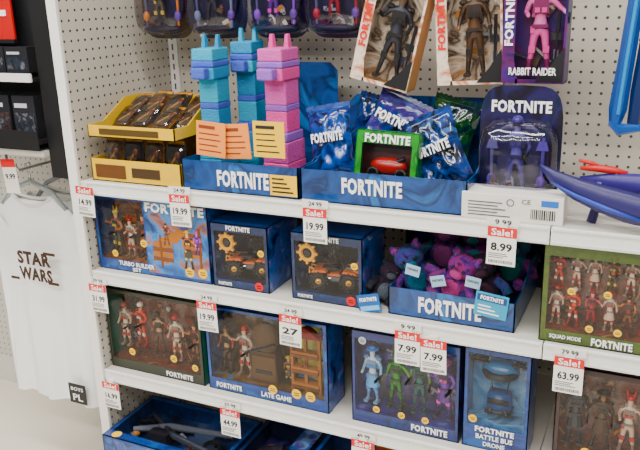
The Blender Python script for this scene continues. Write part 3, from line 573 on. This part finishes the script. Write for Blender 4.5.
for X,y,z in hooks:
    h=thing('peg_hook','chrome wire peg hook fixed to pegboard','hook',(X,0,z),(0,0,0),'chrome peg hooks on the pegboard')
    g=G(); g.tube([(0,0,0),(0,y,0),(0,y-1.5,.6),(0,y-2,1.8)],.28,CHROME); g.box(-1.6,1.6,-.4,0,-1,2.5,CHROME); g.make('wire',h)
# ---------------------------------------------------------------- blue hanging tool and blade toy
t=thing('toy_pickaxe','blue plastic toy tool hanging on pegboard','toy',(133.6,-20,146.5))
CB=mat('#174c90',.35,coat=.3); CB2=mat('#0c2450',.35,coat=.3); CB3=mat('#4a8cc4',.35,coat=.3)
def ribbon(g,pts,w,th,m):
    rings=[]
    for i,(x,y,z) in enumerate(pts):
        a=Vector(pts[max(0,i-1)]); b=Vector(pts[min(len(pts)-1,i+1)]); d=(b-a).normalized(); n=Vector((d.z,0,-d.x)).normalized() if abs(d.y)<.99 else Vector((1,0,0))
        ww=w[i] if isinstance(w,list) else w; p=Vector((x,y,z)); k=Vector((0,th/2,0))
        rings.append([tuple(p-n*ww/2),tuple(p-n*ww/4-k),tuple(p+n*ww/4-k),tuple(p+n*ww/2),tuple(p+n*ww/4+k),tuple(p-n*ww/4+k)])
    g.loft(rings,m)
g=G(); ribbon(g,[(-3.0,0,0.4),(-2.6,0,4),(-1.8,0,14),(-.8,0,28),(0,0,42)],[2.4,3.8,3.4,3.2,3.2],2.6,CB); ribbon(g,[(-2.4,-1.4,3),(-1.7,-1.4,14),(-.7,-1.4,28),(.1,-1.4,41)],.8,.4,CB3); g.make('handle',t)
g=G(); ribbon(g,[(.8,.5,-.4),(1.3,.5,8),(2.3,.5,20),(3.7,.5,40)],[2.8,3.4,3.4,3.4],2.4,CB2); ribbon(g,[(-4.0,0,1.2),(-2,-.6,-.4),(2.4,-.4,.2)],[1.5,2.8,1.6],2.6,CB); g.make('blade',t)
hh=thing('peg_hook','chrome wire peg hook fixed to pegboard','hook',(134,0,187),(0,0,0),'chrome peg hooks on the pegboard'); g=G(); g.tube([(0,0,0),(0,-22,0),(0,-23,1.5)],.28,CHROME); g.make('wire',hh)
t=thing('toy_pickaxe','dark purple angular toy blade with red parts on shelf','toy',(130,-38,Z1))
PU=mat('#1e1850',.5,coat=.1); PU2=mat('#2c2068',.5,coat=.1)
def sweep(g,pts,w,th,m):
    rings=[]
    for i,(x,y,z) in enumerate(pts):
        a=Vector(pts[max(0,i-1)]); b=Vector(pts[min(len(pts)-1,i+1)]); d=(b-a).normalized(); s=Vector((0,1,0)); n=d.cross(s).normalized(); s=n.cross(d)
        rings.append([tuple(Vector((x,y,z))+n*w[i]/2*math.cos(q)+s*th[i]/2*math.sin(q)) for q in [2*math.pi*k/10 for k in range(10)]])
    g.loft(rings,m)
g=G(); sweep(g,[(-11.5,-3,11.8),(-8.5,-3.4,9.6),(-4,-4,7.6),(1,-5,6.2),(6,-6,5.2),(11,-7,4.4),(17,-7.5,3.0)],[.5,2.8,4.6,5.6,6.2,5.6,3.4],[.5,1.6,2.6,3,3,2.6,1.4],PU)
sweep(g,[(-9,-4.8,8.8),(-4,-5.6,6.6),(2,-6.8,4.8),(9,-8.2,3.2)],[.3,.9,1.1,.6],[.3,.6,.8,.5],mat('#2c3c90',.5)); g.make('blade',t,True)
g=G(); sweep(g,[(-4,1,8.6),(2,0,8.6),(8,-1,8.4),(14,-2,8),(20,-3,7.6)],[1,3.6,5,5,4],[1,2.4,3,3,2],PU2); g.tube([(6,-5,4.6),(9,-4.6,8.6)],.8,DKG,8); g.tube([(-1,-1,0.1),(0,0,5),(0,0,8.6)],[1,.8,.9],PU,8); g.make('handle',t,True)
g=G(); g.tube([(-4.0,0,11.0),(-1,0,11.2),(2,0,11.0),(5,0,10.4)],[.4,.8,.8,.5],mat('#b01c28',.45),8); g.tube([(-4.4,0,12.6),(-2,0,12.2),(0,0,11.2)],[.3,.45,.5],mat('#b01c28',.45),8); g.tube([(3,0,10.6),(3,-.5,8.6)],.6,BLACK,8); g.make('spike',t,True)
# ---------------------------------------------------------------- second-shelf soft goods
def plush(X,y,z,s,rot,c,label,k=0):
    t=thing('plush_toy',label,'plush toy',(X,y,z),rot,'soft plush toys in the blue tray')
    g=G(); a,b,e=c
    g.ell((0,0,3.2*s),(2.9*s,2.4*s,3.2*s),a); g.ell((0,-1.9*s,3*s),(1.8*s,.8*s,2.1*s),b); g.make('body',t,True)
    g=G(); g.ell((0,-.3*s,7.4*s),(2.7*s,2.4*s,2.3*s),a); g.ell((0,-2.5*s,6.9*s),(1.2*s,.8*s,.8*s),b)
    for q in (-1,1): g.ell((q*.95*s,-2.45*s,7.9*s),(.32*s,.2*s,.38*s),BLACK,8,6)
    h=g.make('head',t,True)
    for q in (-1,1):
        g=G(); g.tube([(q*1.5*s,0,8.6*s),(q*2.1*s,0,9.4*s),(q*2.3*s,0,10.2*s)],[.9*s,.8*s,.4*s],e,10); g.make('ear',h,True)
        g=G(); g.tube([(q*2.2*s,-.6*s,4.6*s),(q*3.6*s,-1.4*s,3.6*s),(q*4.1*s,-2.2*s,2.4*s)],[.9*s,.9*s,.95*s],e,10); g.make('arm',t,True)
        g=G(); g.tube([(q*1.3*s,-.6*s,1.3*s),(q*2*s,-2.6*s,.9*s),(q*2.1*s,-3.8*s,1.3*s)],[1.1*s,1*s,1.05*s],e,10); g.make('leg',t,True)
def PA(*c,seed=0): return art(list(c),34,.95,2,seed,0)
def PM(h): return mat(h,.95,bump=1.0,var=.35,scale=50)
A1=PA('#100e28','#1c4a66','#3c2a78','#0c1426',seed=1); A2=PA('#3c1440','#8a306a','#52287a','#1a1030',seed=2); A3=PA('#0a0910','#181428','#2c1224','#101c2c',seed=3); A4=PA('#0c2a36','#1c626c','#26266a','#70285a',seed=4); A5=PA('#1a1440','#46287e','#863e6e','#123254',seed=5)
plush(91.2,-32,107.0,1.35,(10,-20,20),(A1,PM('#1c6a84'),A5),'dark blue and purple soft plush toy lying in tray')
plush(98.9,-34,106.8,1.35,(8,22,-10),(A2,PM('#b04c84'),A5),'pink and purple soft plush toy in tray')
plush(107.2,-33,106.4,1.3,(5,-10,10),(A3,PM('#3a2030'),A1),'black soft plush toy in tray')
plush(93.5,-21.0,109,1.4,(0,4,0),(A5,PM('#8c4a80'),A4),'violet soft plush toy at the back of the tray')
plush(102.2,-21.0,109.5,1.25,(0,-6,0),(A2,PM('#2a7480'),A1),'magenta and teal soft plush toy at the back of the tray')
plush(110,-21.0,107.6,1.35,(0,6,0),(A4,PM('#2a7a7a'),A2),'dark teal soft plush toy at the back of the tray')
plush(82.2,-37.5,104.9,1.05,(-6,22,25),(A3,PM('#4a5058'),PM('#1a1c24')),'small black and grey soft plush toy leaning against tray')
for X,z,rz in ((97.5,113.2,-15),(91.5,115.0,10),(105.5,114,8)):
    t=thing('hang_tag','small pale blue paper hang tag on plush toy','tag',(X,-40.4,z),(0,rz,0)); g=G(); g.box(-1.7,1.7,-.06,.06,-1.3,1.3,mat('#b8d4e8')); g.make('card',t); text(t,'FORTNITE',0,-.1,.2,2.6,.6,INK,.02)
t=thing('hang_tag','teal printed card tag hanging over tray edge','tag',(110,-43.1,107.5),(0,6,0)); g=G(); g.box(-3.6,3.6,-.1,.1,0,5.6,mat('#2a98b8',.4)); g.box(-3.2,3.2,-.16,-.11,3.6,5.1,mat('#14407a')); g.make('card',t); text(t,'FORTNITE',0,-.2,4.4,5,1,TXT,.02)
g=G()
for k in range(3): g.box(-2.8,2-k,-.16,-.11,.7+k*.8,1+k*.8,TXT)
g.make('print',t)
t=thing('hang_tag','blue printed card tag leaning on small plush toy','tag',(82.4,-43.6,104.4),(-4,-14,0)); g=G(); g.box(-2.8,2.8,-.1,.1,0,4.4,mat('#1c5a98',.4)); g.box(-2.4,2.4,-.16,-.11,.5,1.6,mat('#8ac0e0')); g.make('card',t); text(t,'FORTNITE',0,-.2,3.2,4.4,1,TXT,.02)
wbox('dark purple window carton standing deep on shelf',111.5,120.3,Z2,125,-14,10,mat('#1a1230',.4),PUR,(.8,.8,3,3),[(4.4,1.3,7,1)],[('FORTNITE',4.4,19,6.5,1.4,TXT)],[],side=PUR)
wbox('dark navy window carton standing behind the tray',80.5,92,Z2,122,-13,9,mat('#10162c',.4),ARTB,(.8,.8,3,3),[(5.5,1.2,8,1)],[],[],side=PUR)
# ---------------------------------------------------------------- neighbouring black fixture and shirts
t=thing('display_fixture','black metal display fixture with red sign and shelf','display',(-3.8,-40,0))
g=G(); g.box(-5.6,-.2,-6,-3,130.5,215,BLACK); g.make('upright',t)
g=G(); g.box(-80,-5.6,0,2,137,215,mat('#1c1d20',.5)); g.make('back_panel',t)
g=G(); g.box(-80,-5.6,-9,0,140,141,BLACK); g.box(-80,-5.6,-9.4,-9,138.6,143.6,BLACK); g.box(-80,-5.6,-8,6,136.4,138,mat('#c8c6c0',.4)); g.make('shelf_board',t)
g=G(); g.box(-60,-14,-4.2,-3.6,167,190,mat('#a81c26',.4)); g.box(-60,-14,-4.6,-3.5,166,167,BLACK); g.box(-58,-16,-4.4,-4.2,173,174.5,TXT); g.make('sign',t)
g=G(); g.box(-80,-5.6,-9,-8.4,156.4,158.6,mat('#e8e6e2',.3)); g.box(-80,-5.6,-8.4,0,156.4,157.2,BLACK); g.make('shelf_board',t)
for i in range(6):
    X=-15.5-i*8.4
    for zz,H,n in ((141.05,11.5,2),(158.65,6.5,1)):
        q=thing('toy_pack','small dark boxed pack with pale print on black shelf','toy pack',(X,-45.2,zz),(0,0,R.uniform(-5,5)),'small packs on the black fixture shelves')
        c=art([R.choice(['#3a3c48','#2a3440','#4a3430']),'#16171c','#6a6a70'],40,seed=i+n)
        g=G(); g.box(-3.7,3.7,-1.8,1.8,0,H,mat('#1a1b20',.4)); g.make('carton',q); g=G(); g.box(-3.2,3.2,-1.9,-1.82,.8,H*.6,c); g.make('printed_panel',q); g=G(); g.box(-3,1.2,-1.9,-1.82,H*.72,H*.82,mat('#b8b8bc')); g.make('print',q)
t=thing('wall_panel','cream perforated wall panel behind the shirts','panel',(0,0,0)); g=G(); g.box(-150,-3.2,6,8,34,137,pegmat(0,'#cfcbc2','#77736a')); g.make('perforated_sheet',t)
g=G(); g.box(-150,-3.2,5,8,22,34,mat('#dcd9d2')); g.make('kick_plate',t)
def shirt(X,y,ztop,label,graphic,turn=0,H=70,hw=18.5):
    t=thing('t_shirt',label,'shirt',(X,y,ztop),(0,0,turn),'white t-shirts hanging on the arm'); n=72; rings=[]
    rows=[(-H,hw+.8),(-H*.8,hw+.3),(-H*.6,hw-.2),(-H*.45,hw),(-H*.33,hw+.2),(-H*.26,hw+.6),(-H*.18,hw+.4),(-H*.11,hw-1),(-H*.065,hw-4.4),(-H*.035,hw-8.4),(-H*.012,8)]
    rows2=[]
    for i in range(len(rows)-1):
        for k in range(3): f=k/3; rows2.append((rows[i][0]*(1-f)+rows[i+1][0]*f,rows[i][1]*(1-f)+rows[i+1][1]*f))
    rows2.append(rows[-1])
    for zz,w_ in rows2:
        ring=[]; u=-zz/H
        for k in range(n):
            a=2*math.pi*k/n; cx=w_*math.cos(a); s=math.sin(a); thk=2.6*(.35+.65*u**.5)
            yy=thk*math.copysign(abs(s)**.7,s)+(1.1*math.sin(cx*.4+1.3-u*2)+.6*math.sin(cx*.85+u*5)+.25*math.sin(cx*2.1+9*u))*u**.7
            z=zz-(3.2*(1-(cx/8)**2) if u<.02 and s<0 else (1.3*(1-(cx/8)**2) if u<.02 else 0))
            ring.append((cx,yy,z))
        rings.append(ring)
    SH=mat('#ffffff',.85,var=.02,bump=.1,scale=8)
    g=G(); g.loft(rings,SH,False)
    for q in (-1,1):
        rr=[]
        for f in (0,.25,.5,.75,1):
            cxx,czz=q*(hw-4.5+f*8),-8-f*12; rad=7.6-f*.8
            rr.append([(cxx+math.cos(a)*rad*(.62*q),math.sin(a)*(1.9-.3*f)+.5*math.sin(a*3+f*4),czz+math.cos(a)*rad*.62) for a in [2*math.pi*k/24 for k in range(24)]])
        g.loft(rr,SH,False)
    g.make('fabric',t,True)
    g=G(); top=rings[-1]; P=top+[top[0]]; g.tube([(p[0]*1.0,p[1],p[2]+.1) for p in P],.6,mat('#f0eeec',.85),6,cap=False); g.make('collar',t,True)
    h=G(); h.tube([(-13,0,-4.5),(-8,0,.6),(0,0,3.8),(8,0,.6),(13,0,-4.5)],.8,mat('#9aa0a4',.2,coat=.5),8); h.tube([(0,0,3.4),(0,0,6),(1.2,0,8),(.4,0,9.6),(-1.2,0,9),(-1.6,0,7.6)],.3,CHROME,6); h.make('hanger',t,True)
    if graphic:
        br=art(['#0c0604','#24140e','#503626','#140a08'],120,.8,seed=3,coat=0)
        for s,z in (('STAR',-19.4),('WARS',-24.6)): text(t,s,2.4,-5.6,z,13.6,4.4,br,.05)
        for a,b,z0 in ((-8.4,-4.4,-17.6),(6.6,11.4,-17.6),(-8.4,-4.8,-27.2),(7.2,11.4,-27.2)):
            if z0>-20 and a<0: continue
            g=G(); g.box(a if a>0 else a,b,-5.65,-5.58,z0,z0+.9,br); g.make('print',t)
    return t
t=shirt(-34.0,-31,120.2,'white t-shirt with dark chest lettering on hanger',True)
g=G(); g.box(8.6,15.6,-5.0,-4.9,-68,-61,BLACK); l=g.make('size_label',t); text(l,'BOYS',12.1,-5.08,-62.8,5,1.3,TXT,.02); text(l,'PL',12.1,-5.08,-65.8,4,2.4,TXT,.02)
shirt(-30.5,-21,120,'plain white t-shirt hanging behind the lettered shirt',False,-4,73,17)
t=thing('clothes_rail','chrome display bar holding two hangers','rail',(-33,0,128.5)); g=G(); g.tube([(0,6,0),(0,-36,0),(0,-37,1.8)],.5,CHROME); g.make('rod',t)
t=thing('price_tag','white price card hanging beside the shirts','price tag',(-27.2,-44,124),(0,-4,0)); g=G(); g.box(-2.7,2.7,-.06,.06,0,10,mat('#f2efe9',.6)); g.box(-.5,.5,-.05,.05,10,12.4,CHROME); g.make('card',t); g=G(); g.box(-2.7,2.7,-.12,-.07,7.6,10,RED); g.make('header',t); text(t,'9.99',0,-.1,4.9,3.8,1.6,INK,.03)
# ---------------------------------------------------------------- lights, world, camera
def area(x,y,z,sx,sy,e,c=(1,.97,.92)):
    l=bpy.data.lights.new('ceiling_light','AREA'); l.shape='RECTANGLE'; l.size=sx; l.size_y=sy; l.energy=e; l.color=c
    o=bpy.data.objects.new('ceiling_light',l); COL.objects.link(o); o.location=(x,y,z); return o
area(.6,-1.2,3.3,4,.3,105); area(.6,-2.8,3.3,4,.3,130); area(.6,-4.6,3.3,4,.3,135); area(-1.5,-2.2,3.3,.3,3,45)
w=bpy.data.worlds.new('w'); bpy.context.scene.world=w; w.use_nodes=True; nt=w.node_tree
bg=nt.nodes['Background']; tc=nt.nodes.new('ShaderNodeTexCoord'); sx=nt.nodes.new('ShaderNodeSeparateXYZ'); nt.links.new(tc.outputs['Generated'],sx.inputs[0])
rp=nt.nodes.new('ShaderNodeValToRGB'); mp=nt.nodes.new('ShaderNodeMapRange'); mp.inputs[1].default_value=-1; nt.links.new(sx.outputs[2],mp.inputs[0]); nt.links.new(mp.outputs[0],rp.inputs[0])
el=rp.color_ramp.elements; el[0].position=.3; el[0].color=(.5,.47,.43,1); el[1].position=.75; el[1].color=(1,.98,.95,1); e=el.new(.5); e.color=(.36,.34,.33,1); e=el.new(.6); e.color=(.6,.58,.56,1)
nt.links.new(rp.outputs[0],bg.inputs[0]); bg.inputs[1].default_value=.36
cam=bpy.data.cameras.new('camera'); co=bpy.data.objects.new('camera',cam); COL.objects.link(co)
ps,th,ro,F=.4457,.3024,-.0298,742.81
f=Vector((-math.sin(ps)*math.cos(th),math.cos(ps)*math.cos(th),-math.sin(th))); r0=Vector((math.cos(ps),math.sin(ps),0)); u0=r0.cross(f)
r=math.cos(ro)*r0+math.sin(ro)*u0; u=-math.sin(ro)*r0+math.cos(ro)*u0
M=Matrix((r,u,-f)).transposed().to_4x4(); M.translation=Vector((1.4135,-1.9339,1.7635)); co.matrix_world=M
cam.sensor_fit='HORIZONTAL'; cam.sensor_width=36; cam.lens=F*36/640; cam.clip_start=.05
bpy.context.scene.camera=co
